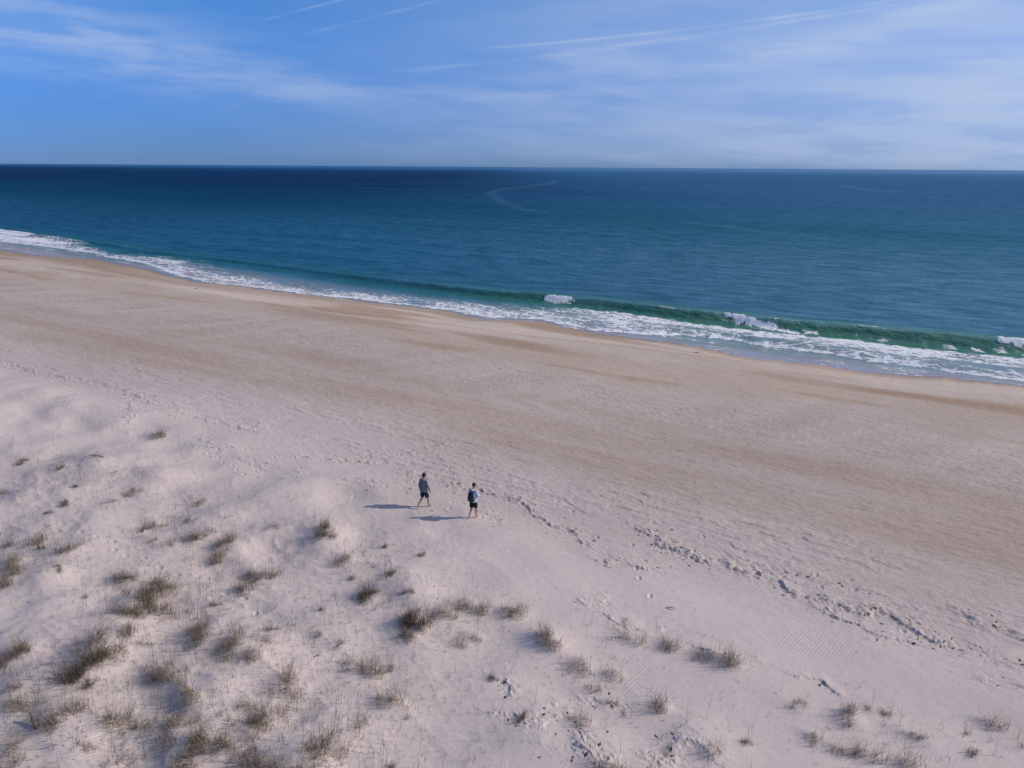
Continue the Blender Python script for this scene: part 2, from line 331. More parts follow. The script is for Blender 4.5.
# ------------------------------------------------------------------ the beach grass table, measured on the photograph
# x, y (foot), width px, kind, label
TUFTS = [
 (157,436,15,'g','lone green grass tuft on smooth sand beside the footprints'),
 (30,462,24,'s','thin dark grass patch on the upper left dune face'),
 (58,466,18,'s','wispy grass on a small sand hump near the upper left corner of the dunes'),
 (97,459,24,'l','low flattened grass on the dune edge facing the bare wind swept sand'),
 (112,474,10,'l','tiny flat sprig below the dune edge grass on bare sand'),
 (8,490,18,'s','faint dark grass at the left picture edge on the upper dunes'),
 (66,492,26,'s','broken grass wisps in the hollow of the upper left dunes'),
 (84,487,16,'s','small pale wisps right of the broken grass in the upper left hollow'),
 (28,514,28,'l','long flat patch of brownish grass on a pale dune crest at left'),
 (147,489,30,'l','arched low dune grass on a crescent sand mound'),
 (112,502,14,'l','short flat grass line left of the tall stemmed tuft'),
 (198,501,24,'t','dark green tuft with tall thin stems on white sand'),
 (155,523,14,'g','small dense green tuft below the crescent sand mound'),
 (186,519,14,'s','small dry tuft between the tall stemmed tuft and the broad green one'),
 (197,540,22,'b','brownish upright grass left of the broad green clump'),
 (206,532,20,'t','airy tall stems above the brown grass beside the broad green clump'),
 (229,551,34,'g','broad dark green clump with a rounded outline above the central dune'),
 (170,545,18,'s','loose grass left of the brown upright clump'),
 (136,532,14,'s','small loose grass beside the dotted animal tracks'),
 (151,539,14,'s','second loose tuft just right of the one by the dotted tracks'),
 (10,548,20,'t','golden tall stems at the left picture edge, mid dune'),
 (28,542,18,'b','golden brown grass next to the stems at the left picture edge'),
 (45,551,16,'t','thin stems with bleached base on the left dune'),
 (64,552,22,'b','bleached brown grass with stems on the left dune top'),
 (12,563,22,'b','dark golden grass mat at the left edge above the blue shaded hollow'),
 (8,580,20,'d','dark grass at the left edge just above the shaded hollow'),
 (60,566,24,'s','thin bleached grass right of the shaded hollow rim'),
 (88,600,14,'s','small dry wisp on the white slope left of the dark diagonal thicket'),
 (252,575,12,'d','short dark tuft with a small shadow right of the dotted sand'),
 (260,579,18,'s','faint grass between the short dark tuft and central bare slope'),
 (246,590,14,'d','dark little tuft leaning over on the dotted sand'),
 (125,584,20,'d','dark upper end of the large thicket on the left dune'),
 (148,586,26,'b','brown top of the large thicket on the left dune'),
 (172,588,22,'b','dry right shoulder of the large thicket on the left dune'),
 (133,607,34,'k','darkest clump of the left thicket, with a blue shadow in front'),
 (156,600,20,'b','brown middle clump of the large left thicket'),
 (169,613,14,'g','small greenish tuft at the lower right tip of the left thicket'),
 (186,613,12,'s','little dry tuft standing alone right of the left thicket'),
 (205,604,18,'t','tall dry stems with thin base on the dotted sand'),
 (222,608,14,'s','pale small tuft right of the tall dry stems on dotted sand'),
 (125,633,16,'d','short dark tuft just above the diagonal dune thicket'),
 (104,652,34,'d','dark upper clump of the diagonal thicket crossing the left dune'),
 (94,664,26,'k','dark shaded lower clump of the diagonal thicket'),
 (83,676,14,'b','small brown tuft at the foot of the diagonal thicket'),
 (114,648,20,'b','brown right shoulder of the diagonal thicket'),
 (140,648,20,'s','loose pale grass right of the diagonal thicket'),
 (22,653,28,'b','flat brown grass at the left edge by a smooth pale slope'),
 (4,666,14,'b','small brown tuft cut by the left picture edge under flat brown grass'),
 (12,690,22,'t','thin stems over brown grass at the left picture edge'),
 (9,710,22,'y','golden bushy tuft at the left edge near the driftwood stick'),
 (58,692,30,'t','dark grass with tall bare stems right above the driftwood stick'),
 (66,706,22,'b','brown lower clump under the dark grass with bare stems'),
 (46,716,20,'d','dark straggling grass running down to the driftwood stick'),
 (104,724,26,'g','fan shaped green tuft with arching blades on clean sand'),
 (155,674,16,'d','small dark head of the curved golden thicket'),
 (168,680,16,'d','dark left clump of the curved golden thicket'),
 (182,688,20,'y','golden upper clump of the curved thicket'),
 (190,700,18,'y','golden lower clump of the curved thicket'),
 (202,709,12,'b','small brown tail tuft below the curved golden thicket'),
 (136,733,14,'s','small dry tuft left of the dark thicket near the bottom'),
 (152,733,14,'b','dark reddish tuft left of the dark thicket near the bottom'),
 (174,732,22,'d','dark upper clump of the thicket near the bottom left'),
 (188,750,32,'d','broad dark lower clump of the thicket near the bottom left'),
 (200,738,16,'b','brown right side tuft of the thicket near the bottom left'),
 (218,753,18,'b','low brown tuft right of the thicket near the bottom left'),
 (237,752,12,'d','upright dark tuft beside a white sand lip'),
 (174,771,22,'d','dark grass cut by the bottom edge below the lower left thicket'),
 (8,752,22,'b','brown grass in the bottom left corner region'),
 (6,770,22,'t','tall stems in the extreme bottom left corner'),
 (82,744,20,'t','thin stems rising above the bottom left bare slope'),
 (112,766,22,'t','sparse tall stems at the bottom edge left of the dark thicket'),
 (207,631,20,'d','dark tip left of the long green clump row'),
 (200,643,14,'d','small dark tuft at the left foot of the long green clump row'),
 (229,648,30,'g','left big clump of the long green row on the central dune'),
 (260,644,28,'t','middle clump of the long green row, with tall stems'),
 (252,654,18,'b','brown low fringe under the long green row'),
 (284,636,22,'t','right thin end of the long green row, with stems'),
 (310,631,18,'s','faint pale wisps beyond the right end of the long green row'),
 (244,698,12,'b','small tilted brown tuft on the shaded slope of the central dune'),
 (219,716,8,'s','tiny dry sprig on the pale slope above the low brown tuft'),
 (283,688,28,'g','rounded green grey tuft on the lower central dune'),
 (299,694,18,'b','brown partner tuft right of the rounded green grey one'),
 (264,718,26,'g','green clump with short stems above the bottom middle left'),
 (284,716,16,'b','brown stemmed tuft right of the green clump with short stems'),
 (260,733,20,'b','low brown mat under the green clump with short stems'),
 (337,643,20,'s','loose dry tuft between the long green row and the black bushy tuft'),
 (325,608,14,'s','pale little tuft left of the upright dark green tuft'),
 (366,598,18,'k','upright dark green tuft with a rounded head'),
 (382,595,10,'s','thin dry tuft just right of the upright dark green tuft'),
 (402,628,36,'k','black bushy tuft on a mound, the darkest of the middle dunes'),
 (406,590,26,'s','see through grass above the black bushy tuft'),
 (437,612,20,'s','faint reddish wisps right of the black bushy tuft'),
 (458,614,14,'s','faint wisps further right of the black bushy tuft'),
 (328,531,32,'g','long low green clump nearest the left walker'),
 (276,527,20,'l','low dark grass on a small hump left of the long low green clump'),
 (261,574,22,'b','brownish dark tuft on the white slope in the middle left'),
 (346,558,16,'g','small pointed green tuft below the long low green clump'),
 (376,554,20,'s','flat thin grass right of the small pointed green tuft'),
 (354,577,18,'s','flat brown wisps above the upright dark green tuft'),
 (372,564,8,'s','tiny sprig between flat thin grass and flat brown wisps'),
 (402,570,34,'s','wide veil of thin dry grass below the left walker shadow'),
 (418,560,24,'s','right upper part of the wide veil of thin grass'),
 (349,666,12,'d','dark small tuft left of the spiky dark middle tuft'),
 (371,676,20,'d','spiky dark tuft in the bottom centre left'),
 (387,671,10,'s','thin sprig right of the spiky dark tuft'),
 (403,670,18,'s','dry wispy tuft, rightmost of the row with the spiky dark one'),
 (388,704,22,'g','green grey tuft casting a shadow below the spiky dark one'),
 (411,714,10,'s','tiny faint sprig right of the green grey tuft'),
 (350,726,34,'t','group of bare tall stems on rippled sand'),
 (331,750,26,'t','dense stems right of the large bottom thicket'),
 (346,748,14,'b','small brown tuft between bare stems and the bottom edge'),
 (286,766,44,'d','large dark thicket at the bottom edge, left of centre'),
 (310,762,36,'d','right half of the large dark thicket at the bottom edge'),
 (300,744,26,'t','stems and grass crowning the large bottom thicket'),
 (378,770,20,'t','two tall lone stems at the bottom edge right of the large thicket'),
 (416,772,22,'t','lone tall stems at the bottom edge further right on bare sand'),
 (471,607,24,'g','pale green fan tuft left of the rounded green brown one'),
 (506,614,28,'g','rounded green brown tuft with blades fanning right'),
 (446,614,14,'y','small yellowish tuft left of the pale green fan tuft'),
 (474,636,12,'d','small dark knot of grass below the pale green fan tuft'),
 (462,644,26,'s','scattered thin grass around the small dark knot'),
 (544,638,26,'b','tall loose grass patch on the central right dune'),
 (552,643,16,'g','green lower fringe of the tall loose grass patch'),
 (584,667,18,'g','dark spiky tuft downhill of the tall loose grass patch'),
 (612,675,14,'d','little spiky tuft right of the dark spiky one'),
 (580,686,26,'s','sprawling reddish thin grass below the two spiky tufts'),
 (484,688,22,'s','pale tangle left of the eroded blue shaded lump'),
 (508,733,34,'s','wide dark tangle below the eroded blue shaded lump'),
 (582,722,16,'b','brown grass on top of the second eroded lump'),
 (608,704,20,'s','dry low twigs between the second eroded lump and the lone spiky tuft'),
 (662,707,14,'d','lone spiky tuft at the end of a twiggy patch'),
 (640,704,16,'l','twiggy dead patch left of the lone spiky tuft'),
 (609,640,8,'s','tiny dry sprig on the bare central slope'),
 (612,625,16,'l','flat dead grass on the small ridge below the sand scarp'),
 (631,641,12,'d','dark round tuft below the flat ridge grass'),
 (633,624,14,'l','thin flat grass at the right end of the small ridge'),
 (671,645,14,'d','dark low tuft with a sand tail, right of the dark round tuft'),
 (712,656,14,'d','left dark head of the crawling dune edge plant'),
 (726,661,22,'g','long crawling green plant on the dune edge, right of centre'),
 (707,752,16,'y','yellow green tuft beside a dark hollow near the bottom right'),
 (735,742,24,'s','scattered twiggy bits right of the yellow green tuft'),
 (675,751,18,'l','tangled dark twigs left of the yellow green tuft'),
 (651,766,28,'l','tangled twigs at the bottom edge, right of centre'),
 (606,771,24,'d','dark grass cut by the bottom edge under the second eroded lump'),
 (797,706,24,'s','faint twiggy patch on the lower right dune face'),
 (811,735,10,'d','small dark star shaped tuft on the lower right sand'),
 (834,747,8,'d','short dark upright sprig right of the star shaped tuft'),
 (857,754,12,'g','left of the two small tufts side by side at lower right'),
 (872,756,12,'g','right of the two small tufts side by side at lower right'),
 (850,719,20,'g','dark green flat tuft near the dotted twig line'),
 (868,714,16,'l','flat twigs touching the dark green flat tuft'),
 (893,724,20,'l','dotted line of dark twigs on the lower right sand'),
 (922,738,26,'s','pale sprawling twigs right of the dotted twig line'),
 (950,737,18,'s','rightmost pale twigs of the lower right sand'),
 (911,768,16,'g','round pale tuft at the bottom edge, lower right'),
 (986,722,10,'d','lone dark tuft with a long thin shadow at far right'),
 (974,748,8,'s','tiny sprig below and left of the lone far right tuft'),
 (1016,748,10,'s','tiny sprig by the right picture edge at the bottom'),
]
TPOS = []
for (px, py, wpx, kind, lab) in TUFTS:
    x, y, z = at(px, py)
    d = math.sqrt(x * x + y * y + (CAM_H - z) ** 2)
    wm = wpx * d / FPX
    u, s = to_us(x, y)
    TPOS.append([x, y, wm])
    hh = {'k': .18, 'g': .16, 'd': .18, 'b': .12, 'y': .16, 't': .08, 's': .06, 'l': .06}[kind]
    MOUNDS.append((u + .05, s, max(.25, wm * .62), hh * min(1.3, wm)))

# ------------------------------------------------------------------ mesh helpers
def new_obj(name, me, mat=None, parent=None, link=True):
    o = bpy.data.objects.new(name, me)
    if link: col.objects.link(o)
    if mat is not None: me.materials.append(mat)
    if parent is not None: o.parent = parent
    return o
def tag(o, label=None, cat=None, group=None, kind=None):
    if label: o['label'] = label
    if cat: o['category'] = cat
    if group: o['group'] = group
    if kind: o['kind'] = kind
    return o
def np_mesh(name, co, quads, smooth=True):
    me = bpy.data.meshes.new(name)
    n = len(co); k = len(quads)
    me.vertices.add(n); me.vertices.foreach_set('co', np.ascontiguousarray(co, dtype=np.float32).ravel())
    me.loops.add(k * 4); me.loops.foreach_set('vertex_index', np.ascontiguousarray(quads, dtype=np.int32).ravel())
    me.polygons.add(k)
    me.polygons.foreach_set('loop_start', np.arange(0, k * 4, 4, dtype=np.int32))
    me.update(calc_edges=True)
    if smooth: me.polygons.foreach_set('use_smooth', np.ones(k, dtype=bool))
    me.update()
    return me
def polar(angs, rads, keep):
    T, Rr = np.meshgrid(angs, rads)             # rows = radius
    x = Rr * np.sin(T); y = Rr * np.cos(T)
    u, s = to_us(x, y)
    nr, na = T.shape
    i = np.arange(nr * na).reshape(nr, na)
    q = np.stack([i[:-1, :-1], i[:-1, 1:], i[1:, 1:], i[1:, :-1]], -1).reshape(-1, 4)[:, ::-1]
    u = u.ravel(); s = s.ravel()
    k = keep(u, s)
    q = q[k[q].any(1)]
    used = np.zeros(nr * na, bool); used[q.ravel()] = True
    remap = np.cumsum(used) - 1
    return u[used], s[used], remap[q]
def geo(a, b, g):
    n = max(2, int(math.log(b / a) / g)); return np.geomspace(a, b, n, endpoint=False)
def angles(mid, step, wide, step2, rest):
    a = list(np.arange(-180, -wide, rest)) + list(np.arange(-wide, -mid, step2)) + list(np.arange(-mid, mid, step)) + list(np.arange(mid, wide, step2)) + list(np.arange(wide, 180.01, rest))
    return np.radians(np.array(a))
def set_attr(me, name, arr):
    a = me.attributes.new(name, 'FLOAT', 'POINT'); a.data.foreach_set('value', arr.astype(np.float32))
def set_col(me, name, arr):
    a = me.attributes.new(name, 'FLOAT_COLOR', 'POINT')
    c = np.ones((len(arr), 4), np.float32); c[:, :3] = arr; a.data.foreach_set('color', c.ravel())

# ------------------------------------------------------------------ materials
def mat(name):
    m = bpy.data.materials.new(name); m.use_nodes = True; m.node_tree.nodes.clear()
    t = NT(m.node_tree)
    b = t.n.new('ShaderNodeBsdfPrincipled'); o = t.n.new('ShaderNodeOutputMaterial')
    t.l.new(b.outputs[0], o.inputs[0])
    return m, t, b, o
def flat(name, c, rough=.8, var=.25, scale=30, spec=.3):
    m, t, b, o = mat(name)
    tc = t.n.new('ShaderNodeTexCoord').outputs['Object']
    n = t.noise(tc, scale, 3)
    t.put(b.inputs['Base Color'], t.mix(n, tuple(x * (1 - var) for x in c), tuple(min(1, x * (1 + var)) for x in c)))
    b.inputs['Roughness'].default_value = rough; b.inputs['Specular IOR Level'].default_value = spec
    return m

# ------------------------------------------------------------------ sand
def build_sand():
    angs = angles(38, .07, 60, .3, 3)
    rads = np.concatenate([geo(.4, 9, .08), geo(9, 13, .008), geo(13, 42, .0022), geo(42, 60, .003), geo(60, 240, .0045), geo(240, 40000, .09), [40000, 60000]])
    u, s, q = polar(angs, rads, lambda u, s: np.ones(len(u), bool))
    z = np.zeros(len(u))
    for a in range(0, len(u), 400000):
        z[a:a + 400000] = sand_height(u[a:a + 400000], s[a:a + 400000])
    z = np.where(s < -60, z, z)
    me = np_mesh('sand', np.stack([u, s, z], 1), q)
    # tint: dry pale dune sand, tan packed bands, grey shell-littered field, wet foreshore
    A = lineA(u)
    wob = 3.6 * perlin(u * .035, s * .05, 51) + 1.9 * perlin(u * .12, s * .16, 52) + .8 * perlin(u * .4, s * .6, 62)
    sw = s + wob
    dry = np.array([.61, .515, .472]); tan = np.array([.430, .332, .262]); grey = np.array([.55, .468, .405]); pale = np.array([.60, .495, .405])
    brown = np.array([.41, .285, .20]); damp = np.array([.34, .25, .185]); wet = np.array([.165, .13, .115])
    st = perlin(u * .03, s * .35, 53) + .6 * perlin(u * .08, s * .9, 54)
    c = np.tile(dry, (len(u), 1))
    def blend(c, t, k):
        return c + (t - c) * k[:, None]
    c = blend(c, np.array([.555, .465, .425]), sst(23.5, 27, sw))
    c = blend(c, tan, sst(27, 35, sw) * (.78 + .4 * np.clip(st, -1, .5)))
    ob_ = perlin((u * .5 + s * .85) * .10, (u * .85 - s * .5) * .55, 63)
    c = blend(c, grey, sst(37, 44, sw) * (.62 + .5 * np.clip(ob_, -1, .7)))
    c = blend(c, np.array([.51, .405, .315]), sst(47.5, 53, sw) * .85)
    lens = sst(.15, .5, perlin(u * .045 + 3, s * .24, 55)) * sst(50, 53, sw)
    c = blend(c, pale, sst(55, 57.5, sw) * .9)
    c = blend(c, brown, np.clip(lens * .85 + sst(.25, .6, st) * sst(46, 52, sw) * .55, 0, 1))
    dist = A - s
    fw = 3.4 + 1.8 * perlin(u * .06, u * 0, 56) + 5.5 * sst(-40, -110, u)
    lf = sst(90, 140, -u)                 # the foreshore is wider and wetter far to the left
    c = blend(c, damp, (1 - sst(fw * .8, fw * 1.7 + 4 * lf, dist)) * (.65 + .3 * lf))
    wetm = 1 - sst(.3, 1.6 + 2.0 * sst(-60, -120, u) + 1.2 * np.clip(perlin(u * .11, u * 0 + 2, 57), -.5, 1), dist)
    c = blend(c, wet, wetm)
    big = 1 + .05 * fbm(u * .06, s * .09, 3, 58)
    fine = 1 + .035 * perlin(u * .9, s * 2.2, 59) * sst(24, 28, s)
    c = c * (big * fine)[:, None]
    set_col(me, 'sand_tint', np.clip(c, 0.01, 1))
    set_attr(me, 'wet', wetm)
    litter = np.exp(-((sw - 44.0) / 5.5) ** 2) * (.55 + .45 * sst(-.3, .3, perlin(u * .08, s * .1, 60))) + .25 * np.exp(-((s - 27) / 2.5) ** 2)
    set_attr(me, 'beach', sst(20.5, 27, s + 1.2 * perlin(u * .2, s * .2, 64)))
    set_attr(me, 'litter', np.clip(litter, 0, 1))
    rip = sst(.15, .6, perlin(u * .25, s * .3, 61)) * (1 - sst(22, 26, s))
    set_attr(me, 'ripple', rip)

    m, t, b, o = mat('beach_sand')
    tc = t.n.new('ShaderNodeTexCoord').outputs['Object']
    tint = t.attr('sand_tint', 'Color'); wet_ = t.attr('wet'); lit = t.attr('litter'); rp = t.attr('ripple')
    n1 = t.noise(tc, 3.0, 6, .6); n2 = t.noise(tc, 26.0, 3, .6)
    n3 = t.noise(t.map(tc, (.35, 2.2, 1), (0, 0, .12)), 1.6, 6, .6)
    c = t.mix(1.0, tint, t.mix(n1, (.87, .86, .85), (1.13, 1.14, 1.15)), 'MULTIPLY')
    c = t.mix(1.0, c, t.mix(n3, (.90, .885, .86), (1.10, 1.115, 1.14)), 'MULTIPLY')
    n4 = t.noise(tc, 11.0, 3, .7)
    c = t.mix(1.0, c, t.mix(t.ss(n4, .3, .7), (.90, .89, .88), (1.09, 1.10, 1.11)), 'MULTIPLY')
    bf = t.attr('beach'); c = t.mix(t.m('ADD', .30, t.m('MULTIPLY', bf, .70)), tint, c)
    # shell and crust litter: speckles light and dark
    sp1 = t.noise(t.map(tc, (.7, 1.3, 1)), 7.0, 2, .7)
    dk = t.m('MULTIPLY', t.ss(sp1, .54, .66), lit); lt = t.m('MULTIPLY', t.ss(sp1, .42, .30), lit)
    c = t.mix(t.m('MULTIPLY', dk, .55), c, (.24, .21, .21)); c = t.mix(t.m('MULTIPLY', lt, .6), c, (.66, .62, .58))
    t.put(b.inputs['Base Color'], c)
    t.put(b.inputs['Roughness'], t.ss(wet_, 0.2, 1.0, .92, .22))
    t.put(b.inputs['Specular IOR Level'], t.ss(wet_, 0.2, 1.0, .15, .5))
    dryf = t.m('SUBTRACT', 1.0, wet_)
    wv = t.n.new('ShaderNodeTexWave'); wv.wave_type = 'BANDS'; wv.bands_direction = 'X'
    t.put(wv.inputs['Vector'], t.map(tc, (1, .35, 0), (0, 0, .5)))
    wv.inputs['Scale'].default_value = 3.4; wv.inputs['Distortion'].default_value = 5.0; wv.inputs['Detail'].default_value = 2; wv.inputs['Detail Scale'].default_value = .6
    bn = t.bump(wv.outputs['Fac'], t.m('MULTIPLY', rp, .32), .014)
    bn = t.bump(t.m('ADD', n1, t.m('MULTIPLY', n2, .35)), t.m('MULTIPLY', dryf, t.m('ADD', .38, t.m('MULTIPLY', bf, .47))), .05, bn)
    bn = t.bump(t.noise(tc, 7.0, 5, .75), t.m('MULTIPLY', lit, .75), .07, bn)
    t.l.new(bn, b.inputs['Normal'])
    ob = new_obj('sand', me, m); ob.rotation_euler[2] = SHORE_ANG
    tag(ob, 'pale sand of the beach and dunes running down to the sea', 'sand', kind='structure')
    return ob
build_sand()

# ------------------------------------------------------------------ sea
def whitewater(u, s, D, amp):
    """broken crests: list of (u0, u1, shoreward run at u0, run at u1, strength)"""
    f = np.zeros_like(u)
    for (u0, u1, r0, r1, tr) in WHITE:
        k = sst(u0 - .4, u0 + .6, u) * (1 - sst(u1 - 1.2, u1 + .6, u))
        run = r0 + (r1 - r0) * np.clip((u - u0) / (u1 - u0), 0, 1)
        t = s - D
        n = .35 * perlin(u * 1.3, s * 1.3, 91) + .22 * perlin(u * 3.5, s * 3.5, 92)
        d = np.abs(t + run + n) / (tr * (1 + .5 * perlin(u * .8, u * 0 + 2, 90)))
        mid = np.clip(4 * (u - u0) * (u1 - u) / (u1 - u0) ** 2, .02, 1) ** .35 if u1 - u0 < 12 else 1.0
        f = np.maximum(f, k * (1 - sst(.45, 1.35, d / mid)) * (1.0 + .2 * perlin(u * 1.5, s * 1.5, 106)))
    return f
WHITE = [(-46.5, -42.0, .7, .4, .6), (-22.6, -13.2, .1, 2.4, .62), (4.3, 26, .1, 2.8, .7), (-260, -196, .5, .8, 1.8), (40, 62, .2, 2.4, .7)]
def sea_fields(u, s):
    A = lineA(u); B = lineB(u); Cc = lineC(u); D = lineD(u); amp = np.interp(u, D_U, D_A)
    off = sst(0, 30, s - D)
    z = off * (0.13 * (.4 + sst(-.3, .4, perlin(u * .012, s * .03, 80))) * np.sin((s + 2.5 * perlin(u * .02, s * .02, 81)) * 2 * np.pi / 15.0 + 1.0) * (1 - .6 * sst(150, 500, s))
               + 0.10 * perlin(u * .035, s * .11, 88) + 0.05 * np.sin((s + u * .12 + 4 * perlin(u * .015, s * .03, 82)) * 2 * np.pi / 24.0))
    z += (0.02 + .05 * off) * perlin(u * .25, s * .5, 83) + (0.012 + .028 * off) * perlin(u * .8 + s * .2, s * 1.4, 84) + (.006 + .012 * off) * perlin(u * 2.1, s * 3.1, 85)
    t = s - D
    wd = 0.6 + 1.25 * amp
    prof = np.where(t < 0, 1 - sst(0, 1, -t / wd), np.exp(-(np.maximum(t, 0) / (2.5 + 2.5 * amp)) ** 2))
    prof2 = np.exp(-((s - D - 15.5 - 2 * perlin(u * .03, u * 0, 86)) / 2.6) ** 2)
    z += amp * 1.05 * prof * (1 + .08 * perlin(u * .5, u * 0 + 1, 87)) + .22 * prof2
    z -= .08 * amp * np.exp(-((t + wd + 1.2) / 1.2) ** 2)
    ww = whitewater(u, s, D, amp)
    lumpy = .5 + .9 * np.abs(perlin(u * 1.8, s * 1.8, 93)) + .5 * perlin(u * 4.5, s * 4.5, 94)
    z += ww * (.05 * lumpy + .03 * perlin(u * 6, s * 6, 105))
    # the bore: a foaming leading edge
    bore = np.exp(-((s - B - .5) / .55) ** 2)
    z += .10 * sst(B - .3, B + .8, s) * (1 - sst(1, 8, s - B)) + .08 * bore * (1 + perlin(u * 2.5, s * 2.5, 95))
    z -= .0 * A
    z += .045 * sst(B, B + 1.5, s) * (1 - off) * (perlin(u * .9, s * 1.7, 78) + .6 * perlin(u * 2.4, s * 3.2, 79))
    # thin sheet running up the sand
    bed = sand_smooth(u, s)
    film = bed + -.03 + .065 * sst(-.35, .6, s - A)
    shore = sst(B - .4, B + 2.0, s)
    z = np.where(s < B - .4, film, np.maximum(film, film * (1 - shore) + z * shore))
    z = np.where(s < A - .3, bed - .05, z)
    # foam density
    inb = sst(B - .15, B + .2, s)
    soft = 1.2 + 1.2 * np.clip(perlin(u * .7, u * 0 + 6, 96), -.6, 1)
    outb = 1 - sst(Cc - soft, Cc + .5 * soft, s)
    frac = np.clip((s - B) / np.maximum(Cc - B, .5), 0, 1)
    west = 1 - sst(-48, -32, u)
    lobe = perlin(u * .11, s * .22, 103); br = perlin(u * .28 + s * .15, s * .75, 104)
    edge = np.exp(-((s - B - .35) / .55) ** 2)
    dw = .60 - .34 * sst(.25, 1.0, frac) + .26 * edge + .20 * lobe + .20 * br
    de = .63 + .17 * sst(.45, .85, frac) + .22 * edge + .16 * lobe + .24 * br - .12 * np.exp(-((frac - .30) / .14) ** 2)
    dens = dw * west + de * (1 - west) + .25 * sst(-165, -175, u) + .1 * perlin(u * .9, s * 1.4, 98)
    F = inb * outb * dens
    film_f = sst(A - .05, A + .1, s) * (1 - inb) * (.26 + .16 * np.exp(-((s - A - .15) / .22) ** 2) + .26 * sst(.1, .5, perlin(u * .18, s * .8, 99)))
    patch = np.exp(-((u + 8.5) / 2.2) ** 2 - ((s - 71.2) / 1.6) ** 2) * .55
    F = np.maximum(F, np.maximum(film_f, patch * (s > A)))
    # streaks drawn up the green face and spray behind the crest
    streak = sst(-.05, .45, perlin(u * .7 + .3 * s, s * .2, 100)) * np.exp(-((t + wd * 1.05) / (wd * .45)) ** 2) * sst(-30, -10, u) * .74
    back = .62 * np.exp(-((t - .05) / .30) ** 2) * sst(-.25, .25, perlin(u * .22, u * 0 + 8, 101)) * sst(-60, -20, u)
    back = np.maximum(back, .52 * np.minimum(1, whitewater(u, s + .7, D, amp) * .8 + whitewater(u - 1.0, s + .2, D, amp)))
    F = np.maximum(F, np.maximum(streak, back))
    F = np.maximum(F, ww * 1.15)
    F = np.where(s < A - .05, 0, F)
    return z, np.clip(F, 0, 1.2), ww
def build_sea():
    angs = angles(39, .075, 60, .3, 2)
    rads = np.concatenate([geo(52, 240, .0020), geo(240, 1500, .006), geo(1500, 45000, .03), [45000, 60000]])
    u, s, q = polar(angs, rads, lambda u, s: s > 64)
    z = np.zeros(len(u)); F = z.copy(); ww = z.copy()
    for a in range(0, len(u), 400000):
        b = slice(a, a + 400000); z[b], F[b], ww[b] = sea_fields(u[b], s[b])
    x, y = to_xy(u, s); r = np.hypot(x, y)
    z = z * (1 - sst(1500, 4000, r))
    me = np_mesh('sea', np.stack([u, s, z], 1), q)
    # pale slick lines on the open water
    pl = _seg_us([(556, 180.5), (548, 184), (530, 186), (505, 188.5), (490, 193), (497, 198), (505, 203), (522, 209), (548, 213)], 0)
    pl2 = _seg_us([(846, 186), (868, 190), (900, 192), (960, 193)], 0)
    sl = np.zeros(len(u))
    pl3 = _seg_us([(605, 214), (680, 221), (760, 231), (830, 238)], 0)
    for P in (pl, pl2, pl3):
        best = np.full(len(u), 1e9)
        for (a, b), (c, d) in zip(P[:-1], P[1:]):
            t = np.clip(((u - a) * (c - a) + (s - b) * (d - b)) / ((c - a) ** 2 + (d - b) ** 2), 0, 1)
            best = np.minimum(best, np.hypot(u - a - t * (c - a), s - b - t * (d - b)) / (r * .008))
        sl = np.maximum(sl, np.exp(-best ** 2))
    set_attr(me, 'slick', sl * (.6 + .4 * perlin(u * .03, s * .03, 102)))
    D = lineD(u)
    set_attr(me, 'past_crest', s - D); set_attr(me, 'shoal', sst(.35, .95, np.interp(u, D_U, D_A)) * (1 - sst(.5, 5, s - D)))
    m, t, b, o = mat('sea_water')
    tc = t.n.new('ShaderNodeTexCoord').outputs['Object']
    pc = t.attr('past_crest')
    green = (.034, .17, .075); teal = (.006, .085, .125); deep = (.0012, .042, .105); film = (.34, .265, .245)
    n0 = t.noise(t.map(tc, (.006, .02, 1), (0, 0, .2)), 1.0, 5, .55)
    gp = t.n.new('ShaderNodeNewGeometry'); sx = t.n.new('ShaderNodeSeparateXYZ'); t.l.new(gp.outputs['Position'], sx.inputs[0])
    east = t.m('ADD', t.ss(sx.outputs[0], -190.0, 230.0), t.m('MULTIPLY', t.m('SUBTRACT', n0, .5), .9), clamp=True)   # paints the glitter-side sky reflection into the water colour, brighter eastward; also raises gloss
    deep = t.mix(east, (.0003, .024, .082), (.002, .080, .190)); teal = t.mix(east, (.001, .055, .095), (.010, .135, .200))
    deep = t.mix(t.ss(pc, 500.0, 5000.0), deep, t.mix(.85, deep, (.003, .100, .265)))  # horizon haze and sky reflection painted as a lighter far water colour
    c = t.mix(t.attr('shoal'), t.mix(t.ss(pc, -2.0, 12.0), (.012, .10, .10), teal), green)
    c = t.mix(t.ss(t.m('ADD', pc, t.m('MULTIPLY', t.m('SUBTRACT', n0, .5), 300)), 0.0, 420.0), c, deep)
    sep = t.n.new('ShaderNodeSeparateXYZ'); t.l.new(tc, sep.inputs[0])
    c = t.mix(t.ss(pc, -9.0, -4.0, .65, 0.0), c, (.24, .25, .24))
    c = t.mix(t.ss(pc, -14.5, -10.5, .9, 0.0), c, film)
    c = t.mix(t.m('MULTIPLY', t.attr('slick'), .32), c, (.06, .12, .2))
    w1 = t.noise(t.map(tc, (.5, 1.3, 1), (0, 0, .25)), 1.2, 6, .62)
    w2 = t.noise(t.map(tc, (.16, .5, 1), (0, 0, -.15)), .9, 5, .6)
    w3 = t.noise(t.map(tc, (.03, .11, 1), (0, 0, .1)), .9, 5, .6)
    near = t.ss(pc, -8.0, 3.0, .10, 1.0)
    bn = t.bump(w1, near, .30)
    bn = t.bump(w2, t.ss(pc, 0.0, 60.0), .9, bn)
    bn = t.bump(w3, t.ss(pc, 40.0, 400.0), 3.0, bn)
